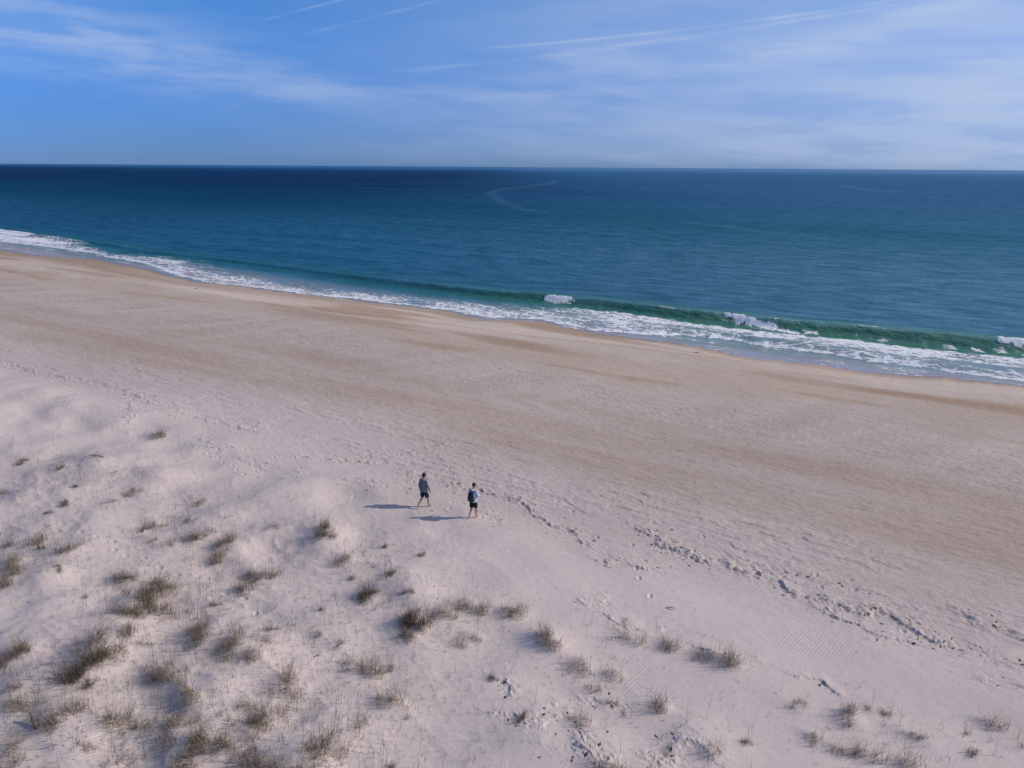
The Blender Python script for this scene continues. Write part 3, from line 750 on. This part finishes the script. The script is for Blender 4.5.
    # body colour under a wind-roughened mirror: steep facets keep the mirror share below that of a calm sheet
    df = t.n.new('ShaderNodeBsdfDiffuse'); t.put(df.inputs['Color'], c); t.l.new(bn, df.inputs['Normal'])
    gl = t.n.new('ShaderNodeBsdfGlossy'); t.put(gl.inputs['Roughness'], t.ss(pc, 0.0, 500.0, .16, .34)); gl.inputs['Color'].default_value = (.72, .92, 1, 1)
    t.l.new(bn, gl.inputs['Normal'])
    fr = t.n.new('ShaderNodeFresnel'); fr.inputs['IOR'].default_value = 1.333; t.l.new(bn, fr.inputs['Normal'])
    cap = t.ss(pc, 5.0, 160.0, .24, .085)
    cap = t.m('MULTIPLY', cap, t.ss(w2, .3, .7, .55, 1.45))
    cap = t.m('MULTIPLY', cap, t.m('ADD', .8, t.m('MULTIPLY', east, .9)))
    cap = t.m('ADD', cap, t.ss(pc, 600.0, 6000.0, 0.0, .20))
    cap = t.m('ADD', cap, t.m('MULTIPLY', t.attr('slick'), .11))
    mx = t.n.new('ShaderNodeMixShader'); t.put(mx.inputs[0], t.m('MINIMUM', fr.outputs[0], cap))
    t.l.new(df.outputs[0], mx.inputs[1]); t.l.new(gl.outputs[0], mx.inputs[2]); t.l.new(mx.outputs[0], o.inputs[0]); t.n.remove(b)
    ob = new_obj('sea', me, m); ob.rotation_euler[2] = SHORE_ANG
    tag(ob, 'blue green sea with low swells reaching the horizon', 'sea', kind='structure')

    # foam sheet: the foaming part of the surface, a centimetre above the water
    k = (F > .02)
    fq = q[k[q].any(1)]
    used = np.zeros(len(u), bool); used[fq.ravel()] = True
    remap = np.cumsum(used) - 1
    lift = .012 + .05 * np.clip(F - .5, 0, 1)
    co = np.stack([u, s, z + lift], 1)[used]
    mf = np_mesh('surf_foam', co, remap[fq])
    set_attr(mf, 'foam', F[used]); set_attr(mf, 'churn', ww[used])
    m, t, b, o = mat('foam')
    tc = t.n.new('ShaderNodeTexCoord').outputs['Object']
    f = t.attr('foam')
    wn = t.n.new('ShaderNodeTexNoise'); t.put(wn.inputs['Vector'], tc); wn.inputs['Scale'].default_value = .9; wn.inputs['Detail'].default_value = 4
    vv = t.n.new('ShaderNodeVectorMath'); vv.operation = 'MULTIPLY_ADD'
    t.l.new(wn.outputs['Color'], vv.inputs[0]); vv.inputs[1].default_value = (1.6, 1.3, 0); t.l.new(t.map(tc, (.75, 1.25, 0)), vv.inputs[2])
    def vor(scale):
        v = t.n.new('ShaderNodeTexVoronoi'); v.feature = 'DISTANCE_TO_EDGE'; v.voronoi_dimensions = '2D'
        t.l.new(vv.outputs[0], v.inputs['Vector']); v.inputs['Scale'].default_value = scale
        return v.outputs['Distance']
    lace = t.m('MINIMUM', t.m('MULTIPLY', vor(.75), 1.0), t.m('ADD', t.m('MULTIPLY', vor(2.0), .9), .06))
    ns = t.noise(tc, 2.2, 6, .65)
    lace = t.m('ADD', lace, t.m('MULTIPLY', t.m('SUBTRACT', ns, .5), .55))
    thr = t.m('SUBTRACT', t.m('MULTIPLY', t.m('POWER', f, 1.7), .50), .075)
    a = t.ss(t.m('SUBTRACT', thr, lace), -.05, .10)
    a = t.m('MULTIPLY', a, t.ss(f, .02, .35))
    a = t.m('MAXIMUM', a, t.m('MULTIPLY', t.ss(f, .2, .9), .22))
    b.inputs['Base Color'].default_value = (.80, .82, .84, 1); b.inputs['Roughness'].default_value = .75
    b.inputs['Specular IOR Level'].default_value = .2
    t.l.new(t.bump(t.noise(tc, 3.5, 5, .65), 0.7, .12), b.inputs['Normal'])
    t.put(b.inputs['Alpha'], a)
    ob2 = new_obj('surf_foam', mf, m); ob2.rotation_euler[2] = SHORE_ANG
    tag(ob2, 'white surf foam and breaking crests along the waterline', 'foam', kind='stuff')
build_sea()

# ------------------------------------------------------------------ grass
def grass_material():
    m, t, b, o = mat('dune_grass')
    c = t.attr('blade_tint', 'Color')
    t.put(b.inputs['Base Color'], c); b.inputs['Roughness'].default_value = .75; b.inputs['Specular IOR Level'].default_value = .15
    return m
GM = grass_material()
PAL = {'k': [(.075, .055, .038), (.10, .078, .052), (.16, .12, .08), (.05, .04, .03)],
       'g': [(.13, .11, .06), (.18, .145, .085), (.30, .235, .16), (.085, .07, .045)],
       'd': [(.10, .072, .05), (.15, .11, .075), (.26, .195, .135), (.065, .05, .038)],
       'b': [(.20, .145, .09), (.30, .225, .15), (.14, .10, .07), (.12, .10, .06)],
       'y': [(.23, .17, .075), (.16, .12, .06), (.10, .09, .045), (.28, .22, .12)],
       't': [(.20, .15, .10), (.14, .11, .07), (.085, .08, .05)],
       's': [(.19, .155, .11), (.13, .11, .08), (.10, .09, .06)],
       'l': [(.13, .11, .085), (.08, .07, .055), (.17, .14, .10)]}
def blades_mesh(name, specs, r):
    """specs: list of (base, dir2d, length, lean, width, colour, segs)"""
    vs, fs, cs = [], [], []
    for (bx, by, bz, th, L, lean, wd, c, seg) in specs:
        dx, dy = math.cos(th), math.sin(th); sx, sy = -dy, dx
        i0 = len(vs); x, y, z = bx, by, bz; ang = lean * .35
        for k in range(seg + 1):
            f = k / seg; hw = wd * (1 - f * .85) * .5
            vs.append((x + sx * hw, y + sy * hw, z)); vs.append((x - sx * hw, y - sy * hw, z)); cs += [c, c]
            ang += lean * .9 / seg; st = L / seg
            x += dx * math.sin(ang) * st; y += dy * math.sin(ang) * st; z += math.cos(ang) * st
        for k in range(seg):
            a = i0 + 2 * k; fs.append((a, a + 1, a + 3, a + 2))
    me = bpy.data.meshes.new(name); me.from_pydata(vs, [], fs); me.update()
    set_col(me, 'blade_tint', np.array(cs, np.float32)); me.materials.append(GM)
    return me
def tuft_blades(kind, wm, r):
    rad = wm * .95
    dens = {'k': 1000, 'g': 430, 'd': 560, 'b': 330, 'y': 400, 't': 170, 's': 170, 'l': 220}[kind]
    n = int(min(1500, max(30, dens * max(.12, wm) ** 1.4)))
    sp = []
    nc = max(2, int(wm * 9)); cl = [(r.gauss(0, rad * .45), r.gauss(0, rad * .32), r.uniform(.5, 1.3)) for _ in range(nc)]
    straw = [(.36, .28, .185), (.29, .22, .14), (.23, .17, .11)]; pal = [[r.choice(PAL[kind]) for _ in range(2)] for _ in range(nc)]; dry = [r.uniform(.12, .5) for _ in range(nc)]
    for i in range(n):
        ci = min(nc - 1, int(nc * r.random() ** 1.35)); cx, cy, k = cl[ci]
        sc = .14 if kind not in 'ls' else .20
        x = cx + r.gauss(0, sc); y = cy + r.gauss(0, sc)
        c = r.choice(straw) if r.random() < dry[ci] * (.4 if kind == 'k' else 1) else r.choice(pal[ci]); v = r.uniform(.7, 1.25); c = tuple(q * v for q in c)
        th = r.uniform(0, 6.283)
        if kind == 'l': L = r.uniform(.08, .24); lean = r.uniform(.9, 1.5)
        elif kind == 's': L = r.uniform(.10, .30); lean = r.uniform(.2, 1.3)
        elif kind == 't': L = r.uniform(.12, .32); lean = r.uniform(.2, 1.1)
        else: L = r.uniform(.16, .55) * k * min(1.15, .6 + wm * .6); lean = r.uniform(.15, 1.25)
        if r.random() < .12: th = math.pi + r.uniform(-.6, .6)
        sp.append((x, y, -.03, th, L, lean, r.uniform(.005, .010), c, 3))
    # one plant: strays join the main body
    P = np.array([(q[0], q[1]) for q in sp]); D2 = ((P[:, None] - P[None]) ** 2).sum(-1) < .075 ** 2
    lab_ = np.arange(len(sp))
    for _ in range(40):
        nl = np.where(D2, lab_[None], 10 ** 6).min(1)
        if (nl == lab_).all(): break
        lab_ = nl
    v, cnt = np.unique(lab_, return_counts=True); main = np.where(lab_ == v[cnt.argmax()])[0]
    for i in range(len(sp)):
        if lab_[i] != v[cnt.argmax()]:
            j = int(main[r.randrange(len(main))]); q = list(sp[i]); q[0] = P[j, 0] + r.uniform(-.05, .05); q[1] = P[j, 1] + r.uniform(-.05, .05); sp[i] = tuple(q)
    return blades_mesh('grass_blades', sp, r)
def stalk_mesh(wm, r):
    sp = []
    for i in range(1):
        x = r.gauss(0, wm * .35); y = r.gauss(0, wm * .3); L = r.uniform(.45, 1.0); th = r.gauss(math.pi, .8); lean = r.uniform(.03, .28)
        c = r.choice([(.16, .12, .08), (.11, .085, .06), (.20, .155, .11)])
        sp.append((x, y, -.03, th, L, lean, .011, c, 3))
        for k in range(5):    # seed head
            f = .86 + .03 * k
            ang = lean * .8
            sp.append((x + math.cos(th) * math.sin(ang) * L * f, y + math.sin(th) * math.sin(ang) * L * f, -.03 + L * f * math.cos(ang), th + r.uniform(-1, 1), .07, .9, .012, c, 1))
    return blades_mesh('seed_stalk', sp, r)
GROUP = 'beach grass tufts on the dunes'
for i, (px, py, wpx, kind, lab) in enumerate(TUFTS):
    x, y, wm = TPOS[i]
    x, y, _ = at(px, py, full=True)
    u, s = to_us(x, y); z = float(sand_height(u, s)[0])
    r = random.Random(100 + i)
    nm = {'k': 'grass_tuft', 'g': 'grass_tuft', 'd': 'grass_tuft', 'b': 'grass_tuft', 'y': 'grass_tuft', 't': 'stalked_grass_tuft', 's': 'sparse_grass_tuft', 'l': 'low_grass_tuft'}[kind]
    me = tuft_blades(kind, wm, r)
    if kind == 't':
        root = bpy.data.objects.new(nm, None); col.objects.link(root)
        new_obj('grass_blades', me, None, root)
        for _ in range(max(4, int(wm * 11))): new_obj('seed_stalk', stalk_mesh(wm, r), None, root)
    else:
        root = new_obj(nm, me)
    # drape: the tuft sits at the ground height of its foot
    root.location = (x, y, z - .01)
    gx = (float(sand_height(*to_us(x + .3, y), False)[0]) - float(sand_height(*to_us(x - .3, y), False)[0])) / .6
    gy = (float(sand_height(*to_us(x, y + .3), False)[0]) - float(sand_height(*to_us(x, y - .3), False)[0])) / .6
    nrm = Vector((-gx, -gy, 1)).normalized()
    root.rotation_euler = nrm.to_track_quat('Z', 'Y').to_euler()
    tag(root, lab, 'grass tuft', GROUP)

# uncountable single blades and sprigs between the tufts, one object
def sprigs():
    r = random.Random(77); sp = []
    pts = []
    for i, (px, py, wpx, kind, lab) in enumerate(TUFTS):
        x, y, wm = TPOS[i]
        n = int((80 if px < 460 else 34) * wm + (14 if px < 460 else 4))
        for _ in range(n):
            pts.append((x + r.gauss(0, .35 + wm * .8), y + r.gauss(0, .3 + wm * .9), kind))
    for _ in range(650):     # open dune
        px = r.uniform(-60, 520) if r.random() < .4 else r.uniform(-60, 400); py = r.uniform(450 if px < 300 else 560 + max(0, (px - 300)) * .2, 800)
        x, y = gz(px, py, 2.4); pts.append((x, y, 's'))
    P = np.array([(a, b) for a, b, _ in pts]); U, S = to_us(P[:, 0], P[:, 1]); Z = sand_height(U, S)
    for (x, y, k), z, s_ in zip(pts, Z, S):
        if s_ > 25: continue
        m = r.randint(1, 4)
        for _ in range(m):
            c = r.choice(PAL['s'] + PAL['l']); tall = r.random() < .06
            sp.append((x + r.gauss(0, .03), y + r.gauss(0, .03), z - .02, r.uniform(0, 6.28), r.uniform(.4, .8) if tall else r.uniform(.05, .2), r.uniform(.05, .3) if tall else r.uniform(.2, 1.5), r.uniform(.006, .012), c, 3))
    o = new_obj('dune_sprigs', blades_mesh('dune_sprigs', sp, r))
    tag(o, 'scattered single grass sprigs between the tufts on the dunes', 'grass sprigs', kind='stuff')
sprigs()

# reed bits, shell and wrack scattered on the toe of the dunes
def debris():
    r = random.Random(31); vs, fs, cs = [], [], []
    pts = []
    for pu, wd, st in RIDGE_US:
        for (a, b), (c, d) in zip(pu[:-1], pu[1:]):
            L = math.hypot(c - a, d - b)
            for _ in range(int(L * 14 * st) + 1):
                f = r.random(); pts.append((a + (c - a) * f + r.gauss(0, wd), b + (d - b) * f + r.gauss(0, wd), 1.0))
    for _ in range(900): pts.append((r.uniform(-70, 30), r.gauss(27, 2.2), .7))
    for _ in range(1300): pts.append((r.uniform(-90, 25), r.gauss(45, 4.0), .8))
    for _ in range(260): pts.append((r.uniform(-70, 20), r.gauss(62, 1.2), .9))
    P = np.array(pts); Z = sand_height(P[:, 0], P[:, 1])
    for (u, s, k), z in zip(pts, Z):
        L = r.uniform(.03, .12) * k * (1.0 if s < 35 else 1.1); wd = L * r.uniform(.2, .6); h = L * r.uniform(.12, .35); th = r.uniform(0, 3.14)
        c, sn = math.cos(th), math.sin(th); i = len(vs)
        x, y = u, s
        for (p, q, t) in ((L, 0, .2), (0, wd, .3), (-L, 0, .1), (0, -wd, .2), (0, 0, 1.0)):
            vs.append((x + p * c - q * sn, y + p * sn + q * c, z - .01 + h * t))
        fs += [(i, i + 1, i + 4), (i + 1, i + 2, i + 4), (i + 2, i + 3, i + 4), (i + 3, i, i + 4)]
        cc = r.choice([(.09, .075, .06), (.13, .10, .08), (.07, .06, .055), (.45, .42, .38)]) ; cs += [cc] * 5
    me = bpy.data.meshes.new('beach_debris'); me.from_pydata(vs, [], fs); me.update()
    set_col(me, 'blade_tint', np.array(cs, np.float32)); me.materials.append(GM)
    o = new_obj('beach_debris', me); o.rotation_euler[2] = SHORE_ANG
    tag(o, 'reed bits, shells and wrack strewn over the beach', 'debris', kind='stuff')
debris()

# ------------------------------------------------------------------ driftwood and lumps
def stick(name, pts, rad, m):
    bm = bmesh.new(); rings = []
    for k, (x, y, z, f) in enumerate(pts):
        ring = [bm.verts.new((x + rad * f * math.cos(a) * .6, y + rad * f * math.cos(a) * .8, z + rad * f * math.sin(a))) for a in [j * math.pi / 3 + k * .2 for j in range(6)]]
        rings.append(ring)
    for a, b in zip(rings[:-1], rings[1:]):
        for j in range(6): bm.faces.new((a[j], a[(j + 1) % 6], b[(j + 1) % 6], b[j]))
    bm.faces.new(rings[0][::-1]); bm.faces.new(rings[-1])
    me = bpy.data.meshes.new(name); bm.to_mesh(me); bm.free()
    return new_obj(name, me, m)
dark_wood = flat('dark_driftwood', (.10, .085, .075)); pale_wood = flat('bleached_driftwood', (.42, .38, .33))
x, y, z = at(36, 730, full=True); x2, y2, z2 = at(31, 719, full=True)
o = stick('driftwood_stick', [(0, 0, .0, .6), ((x2 - x) * .4, (y2 - y) * .4, .10, 1), ((x2 - x) * .75, (y2 - y) * .75, .16, .9), ((x2 - x), (y2 - y), .26, .5)], .032, dark_wood)
o.location = (x, y, z); tag(o, 'dark driftwood stick poking up from white sand at lower left', 'driftwood')
for (px, py, L, th, m, lab) in ((671, 609, .17, -.4, pale_wood, 'bleached stick half buried on smooth sand below the scarp'),
                                (317, 657, .10, .3, dark_wood, 'short dark driftwood chip on pale sand near the centre left'),
                                (196, 289, .22, .2, dark_wood, 'small dark driftwood lump near the waterline at left'),
                                (697, 353, .22, -.2, flat('red_brown_wood', (.16, .09, .06)), 'small reddish driftwood lump beside the foam')):
    x, y, z = at(px, py, 1.5 if py < 400 else 2.4, full=True)
    c, s_ = math.cos(th), math.sin(th)
    o = stick('driftwood_piece', [(-L * c, -L * s_, .0, .5), (-L * .3 * c, -L * .3 * s_, .04, 1), (L * .4 * c, L * .4 * s_, .05, .9), (L * c, L * s_, .01, .4)], max(.02, L * .15), m)
    o.location = (x, y, z + .02); tag(o, lab, 'driftwood', 'driftwood bits on the beach')

# ------------------------------------------------------------------ people
skinm = flat('skin', (.38, .21, .15), .6, .08)
def skin_chain(verts, edges, radii, sub=1):
    me = bpy.data.meshes.new('tmp'); me.from_pydata(verts, edges, []); me.update()
    ob = bpy.data.objects.new('tmp', me); col.objects.link(ob)
    md = ob.modifiers.new('s', 'SKIN')
    for i, r in enumerate(radii):
        me.skin_vertices[0].data[i].radius = (r, r) if not isinstance(r, tuple) else r
        me.skin_vertices[0].data[i].use_root = (i == 0)
    md.use_smooth_shade = True
    sb = ob.modifiers.new('b', 'SUBSURF'); sb.levels = sub; sb.render_levels = sub
    dg = bpy.context.evaluated_depsgraph_get(); dg.update()
    out = bpy.data.meshes.new_from_object(ob.evaluated_get(dg))
    bpy.data.objects.remove(ob); bpy.data.meshes.remove(me)
    return out
def loft(bm, rings, seg=20, cap=True):
    """rings: (cx, cy, cz, rx, ry, tiltx)"""
    R_ = []
    for (cx, cy, cz, rx, ry, *t) in rings:
        tl = t[0] if t else 0
        R_.append([bm.verts.new((cx + rx * math.cos(a), cy + ry * math.sin(a), cz + tl * math.sin(a))) for a in [2 * math.pi * k / seg for k in range(seg)]])
    for a, b in zip(R_[:-1], R_[1:]):
        for k in range(seg): bm.faces.new((a[k], a[(k + 1) % seg], b[(k + 1) % seg], b[k]))
    if cap: bm.faces.new(R_[0][::-1]); bm.faces.new(R_[-1])
def limb(bm, pts, seg=14):
    """tapered tube through 3-D points (x, y, z, r)"""
    R_ = []
    for i, (x, y, z, r) in enumerate(pts):
        a = Vector(pts[max(0, i - 1)][:3]); b = Vector(pts[min(len(pts) - 1, i + 1)][:3]); d = (b - a).normalized()
        e1 = d.cross(Vector((0, 1, .01))).normalized(); e2 = d.cross(e1)
        R_.append([bm.verts.new(Vector((x, y, z)) + e1 * r * math.cos(t) + e2 * r * math.sin(t)) for t in [2 * math.pi * k / seg for k in range(seg)]])
    for a, b in zip(R_[:-1], R_[1:]):
        for k in range(seg): bm.faces.new((a[k], a[(k + 1) % seg], b[(k + 1) % seg], b[k]))
    bm.faces.new(R_[0][::-1]); bm.faces.new(R_[-1])
def fin(name, bm, m, parent, sub=1):
    bmesh.ops.recalc_face_normals(bm, faces=bm.faces)
    me = bpy.data.meshes.new(name); bm.to_mesh(me); bm.free()
    for p in me.polygons: p.use_smooth = True
    return new_obj(name, me, m, parent)
def ellip(bm, c, r, seg=14, rings=10):
    g = bmesh.ops.create_uvsphere(bm, u_segments=seg, v_segments=rings, radius=1)
    for v in g['verts']: v.co = Vector((v.co.x * r[0] + c[0], v.co.y * r[1] + c[1], v.co.z * r[2] + c[2]))
    return g['verts']

def person(label, heading, loc, arms, legs, shirt, shorts, hair, hem, head_pitch=0.0, hood=True):
    root = bpy.data.objects.new('person', None); col.objects.link(root)
    root.location = loc; root.rotation_euler[2] = heading
    V, E, Rd = [], [], []
    def add(p, r, parent=None):
        V.append(p); Rd.append(r)
        if parent is not None: E.append((parent, len(V) - 1))
        return len(V) - 1
    pel = add((0, 0, .95), .13); sp_ = add((0, .01, 1.12), .115, pel); ch = add((0, .02, 1.32), .125, sp_); ub = add((0, .02, 1.44), .085, ch)
    nk = add((0, .03, 1.53), .052, ub)
    hp = head_pitch
    hb = add((0, .045 + hp * .03, 1.60), .070, nk); hm = add((0, .05 + hp * .06, 1.67), .086, hb); add((0, .045 + hp * .08, 1.745), .066, hm)
    for sgn, (kn, an, toe) in zip((-1, 1), legs):
        hip = add((sgn * .095, 0, .88), .088, pel)
        th = add(tuple((a + b) / 2 for a, b in zip((sgn * .095, 0, .88), kn)), .078, hip)
        k = add(kn, .054, th); cf = add(tuple(a * .65 + b * .35 for a, b in zip(kn, an)), .054, k)
        a = add(an, .033, cf); heel = add((an[0], an[1] - .02, an[2] - .045), .034, a)
        f = add(tuple(p * .45 + q * .55 for p, q in zip(an, toe)), .034, a); add(toe, .022, f)
    for sgn, (el_, wr, hd) in zip((-1, 1), arms):
        sh = add((sgn * .175, .01, 1.42), .058, ub)
        ua = add(tuple((a + b) / 2 for a, b in zip((sgn * .175, .01, 1.42), el_)), .045, sh)
        e = add(el_, .037, ua); w_ = add(wr, .025, e)
        pm = tuple(a * .45 + b * .55 for a, b in zip(wr, hd)); p = add(pm, .030, w_)
        hdv = Vector(hd) - Vector(wr); hdv.normalize(); sdv = Vector((0, 1, 0)) if abs(hdv.y) < .8 else Vector((1, 0, 0))
        sdv = (sdv - hdv * sdv.dot(hdv)).normalized(); cv = Vector((-sgn, 0, 0)) if abs(hdv.x) < .8 else Vector((0, 0, -1))
        for j, ln in enumerate((.070, .080, .076, .060)):
            b0 = Vector(pm) + hdv * .035 + sdv * (.033 - .022 * j); m_ = b0 + hdv * ln * .5; t_ = m_ + hdv * ln * .4 + cv * ln * .25
            i1 = add(tuple(b0), .010, p); i2 = add(tuple(m_), .009, i1); add(tuple(t_), .008, i2)
        b0 = Vector(pm) + sdv * .04 - hdv * .01; i1 = add(tuple(b0), .011, p); add(tuple(b0 + sdv * .02 + hdv * .04), .009, i1)
    me = skin_chain(V, E, Rd, 1)
    bm = bmesh.new(); bm.from_mesh(me)
    hx, hy, hz = 0, .05 + hp * .06, 1.67
    for sg in (-1, 1):
        ellip(bm, (sg * .088, hy - .005, hz - .005), (.012, .022, .033), 8, 6)    # ears
        ellip(bm, (sg * .034, hy + .082, hz + .012), (.012, .008, .007), 8, 6)    # eyelids
    ellip(bm, (0, hy + .098, hz - .022), (.013, .018, .024), 8, 6)               # nose
    ellip(bm, (0, hy + .080, hz - .058), (.024, .008, .006), 8, 6)               # lips
    ellip(bm, (0, hy + .055, hz - .085), (.034, .028, .022), 8, 6)               # chin
    bm.to_mesh(me); bm.free(); me.name = 'body'
    me.materials.clear()
    for p in me.polygons: p.use_smooth = True
    new_obj('body', me, skinm, root)
    # hair: short cap over skull
    bm = bmesh.new(); vs = ellip(bm, (0, hy - .012, hz + .022), (.097, .108, .105), 18, 14)
    kill = [v for v in vs if (v.co.z < hz + .035 and v.co.y > hy + .035) or v.co.z < hz - .045]
    bmesh.ops.delete(bm, geom=kill, context='VERTS')
    for v in bm.verts: v.co += Vector((rnd.uniform(-.003, .003), rnd.uniform(-.003, .003), rnd.uniform(-.003, .004)))
    fin('hair', bm, hair, root)
    # shirt
    bm = bmesh.new()
    loft(bm, [(0, 0, hem, .185, .150), (0, .0, hem + .03, .190, .152), (0, .0, 1.02, .178, .140), (0, .01, 1.15, .178, .135), (0, .015, 1.30, .198, .142), (0, .01, 1.39, .200, .125), (0, .01, 1.445, .150, .100), (0, .02, 1.49, .085, .080), (0, .025, 1.515, .070, .072)], 24)
    for sgn, (el_, wr, hd) in zip((-1, 1), arms):
        mid = tuple((a + b) / 2 for a, b in zip((sgn * .175, .01, 1.42), el_)); m2 = tuple((a + b) / 2 for a, b in zip(el_, wr))
        limb(bm, [(sgn * .13, .01, 1.43, .055), (sgn * .18, .01, 1.40, .075), (*mid, .066), (*el_, .058), (*m2, .052), (*wr, .040)])
    if hood: ellip(bm, (0, -.075, 1.475), (.115, .075, .060), 16, 10)
    fin('sweatshirt', bm, shirt, root)
    # shorts
    bm = bmesh.new()
    loft(bm, [(0, 0, .78, .175, .13), (0, 0, .86, .185, .142), (0, 0, .95, .178, .138), (0, 0, 1.0, .168, .130)], 24)
    for sgn, (kn, an, toe) in zip((-1, 1), legs):
        h = Vector((sgn * .092, 0, .86)); k = Vector(kn); e = h.lerp(k, .83)
        limb(bm, [(*h.lerp(k, -.05), .095), (*h.lerp(k, .25), .104), (*h.lerp(k, .55), .100), (*e, .098)], 16)
    fin('shorts', bm, shorts, root)
    tag(root, label, 'person')
    return root

def stand(px, py):
    x, y, z = at(px, py, full=True)
    u, s = to_us(x, y); return x, y, float(sand_height(u, s, False)[0])
grey_shirt = flat('grey_fabric', (.150, .170, .215), .9, .12); navy = flat('navy_fabric', (.012, .018, .060), .85, .2)
dark_hair = flat('dark_hair', (.018, .013, .011), .7, .3); white_shirt = flat('pale_blue_fabric', (.52, .57, .68), .9, .08); black_fab = flat('black_fabric', (.012, .012, .016), .85, .3)
xa, ya, za = stand(424.5, 507.5)
A = person('barefoot man in grey hooded sweatshirt and navy shorts walking with arms down', R(-40), (xa, ya, za + .01),
           [((-.245, -.06, 1.16), (-.265, -.02, .92), (-.262, .01, .80)), ((.245, .03, 1.16), (.265, .12, .93), (.262, .17, .81))],
           [((-.10, -.04, .50), (-.11, -.34, .15), (-.12, -.25, .02)), ((.10, .14, .50), (.10, .20, .085), (.11, .37, .022))],
           grey_shirt, navy, dark_hair, .86)
xb, yb, zb = stand(473.5, 518)
B = person('barefoot walker in pale blue hooded top and black shorts with arms bent forward', R(-30), (xb, yb, zb + .01),
           [((-.25, .02, 1.17), (-.14, .26, 1.13), (-.07, .33, 1.16)), ((.25, .02, 1.17), (.14, .26, 1.13), (.07, .33, 1.16))],
           [((-.09, -.02, .49), (-.10, -.25, .13), (-.11, -.15, .02)), ((.09, .09, .50), (.09, .10, .085), (.10, .27, .022))],
           white_shirt, black_fab, flat('brown_hair', (.045, .024, .018), .7, .3), .87, head_pitch=.6)
A.scale = (.92,) * 3; B.scale = (.90,) * 3
# backpack, carried
bp = bpy.data.objects.new('backpack', None); col.objects.link(bp)
bp.location = B.location + Matrix.Rotation(R(-30), 3, 'Z') @ Vector((0, -.145, .93)) * .90
bp.rotation_euler[2] = R(-30); bp.scale = (.90,) * 3
pack_mat = flat('black_nylon', (.010, .011, .020), .6, .3); strap_mat = flat('black_webbing', (.015, .015, .02), .8, .2)
bm = bmesh.new(); loft(bm, [(0, -.075, .0, .10, .06), (0, -.08, .03, .145, .082), (0, -.085, .16, .160, .098), (0, -.08, .32, .150, .088), (0, -.07, .42, .125, .068), (0, -.055, .47, .07, .04)], 20)
fin('pack_body', bm, pack_mat, bp)
bm = bmesh.new(); loft(bm, [(0, -.170, .05, .09, .02), (0, -.178, .08, .11, .03), (0, -.180, .18, .112, .032), (0, -.174, .24, .09, .02)], 16)
fin('front_pocket', bm, flat('dark_grey_nylon', (.03, .03, .035), .6, .2), bp)
for sgn in (-1, 1):
    bm = bmesh.new(); limb(bm, [(sgn * .09, -.02, .42, .020), (sgn * .10, .07, .53, .022), (sgn * .11, .20, .50, .022), (sgn * .125, .295, .36, .020), (sgn * .16, .25, .20, .016), (sgn * .17, .08, .08, .014), (sgn * .12, -.02, .04, .012)], 8)
    fin('strap', bm, strap_mat, bp)
bm = bmesh.new(); limb(bm, [(-.04, -.05, .46, .010), (-.02, -.05, .50, .010), (.02, -.05, .50, .010), (.04, -.05, .46, .010)], 8)
fin('carry_handle', bm, strap_mat, bp)
tag(bp, 'black backpack worn on the back of the walker in pale blue', 'backpack')
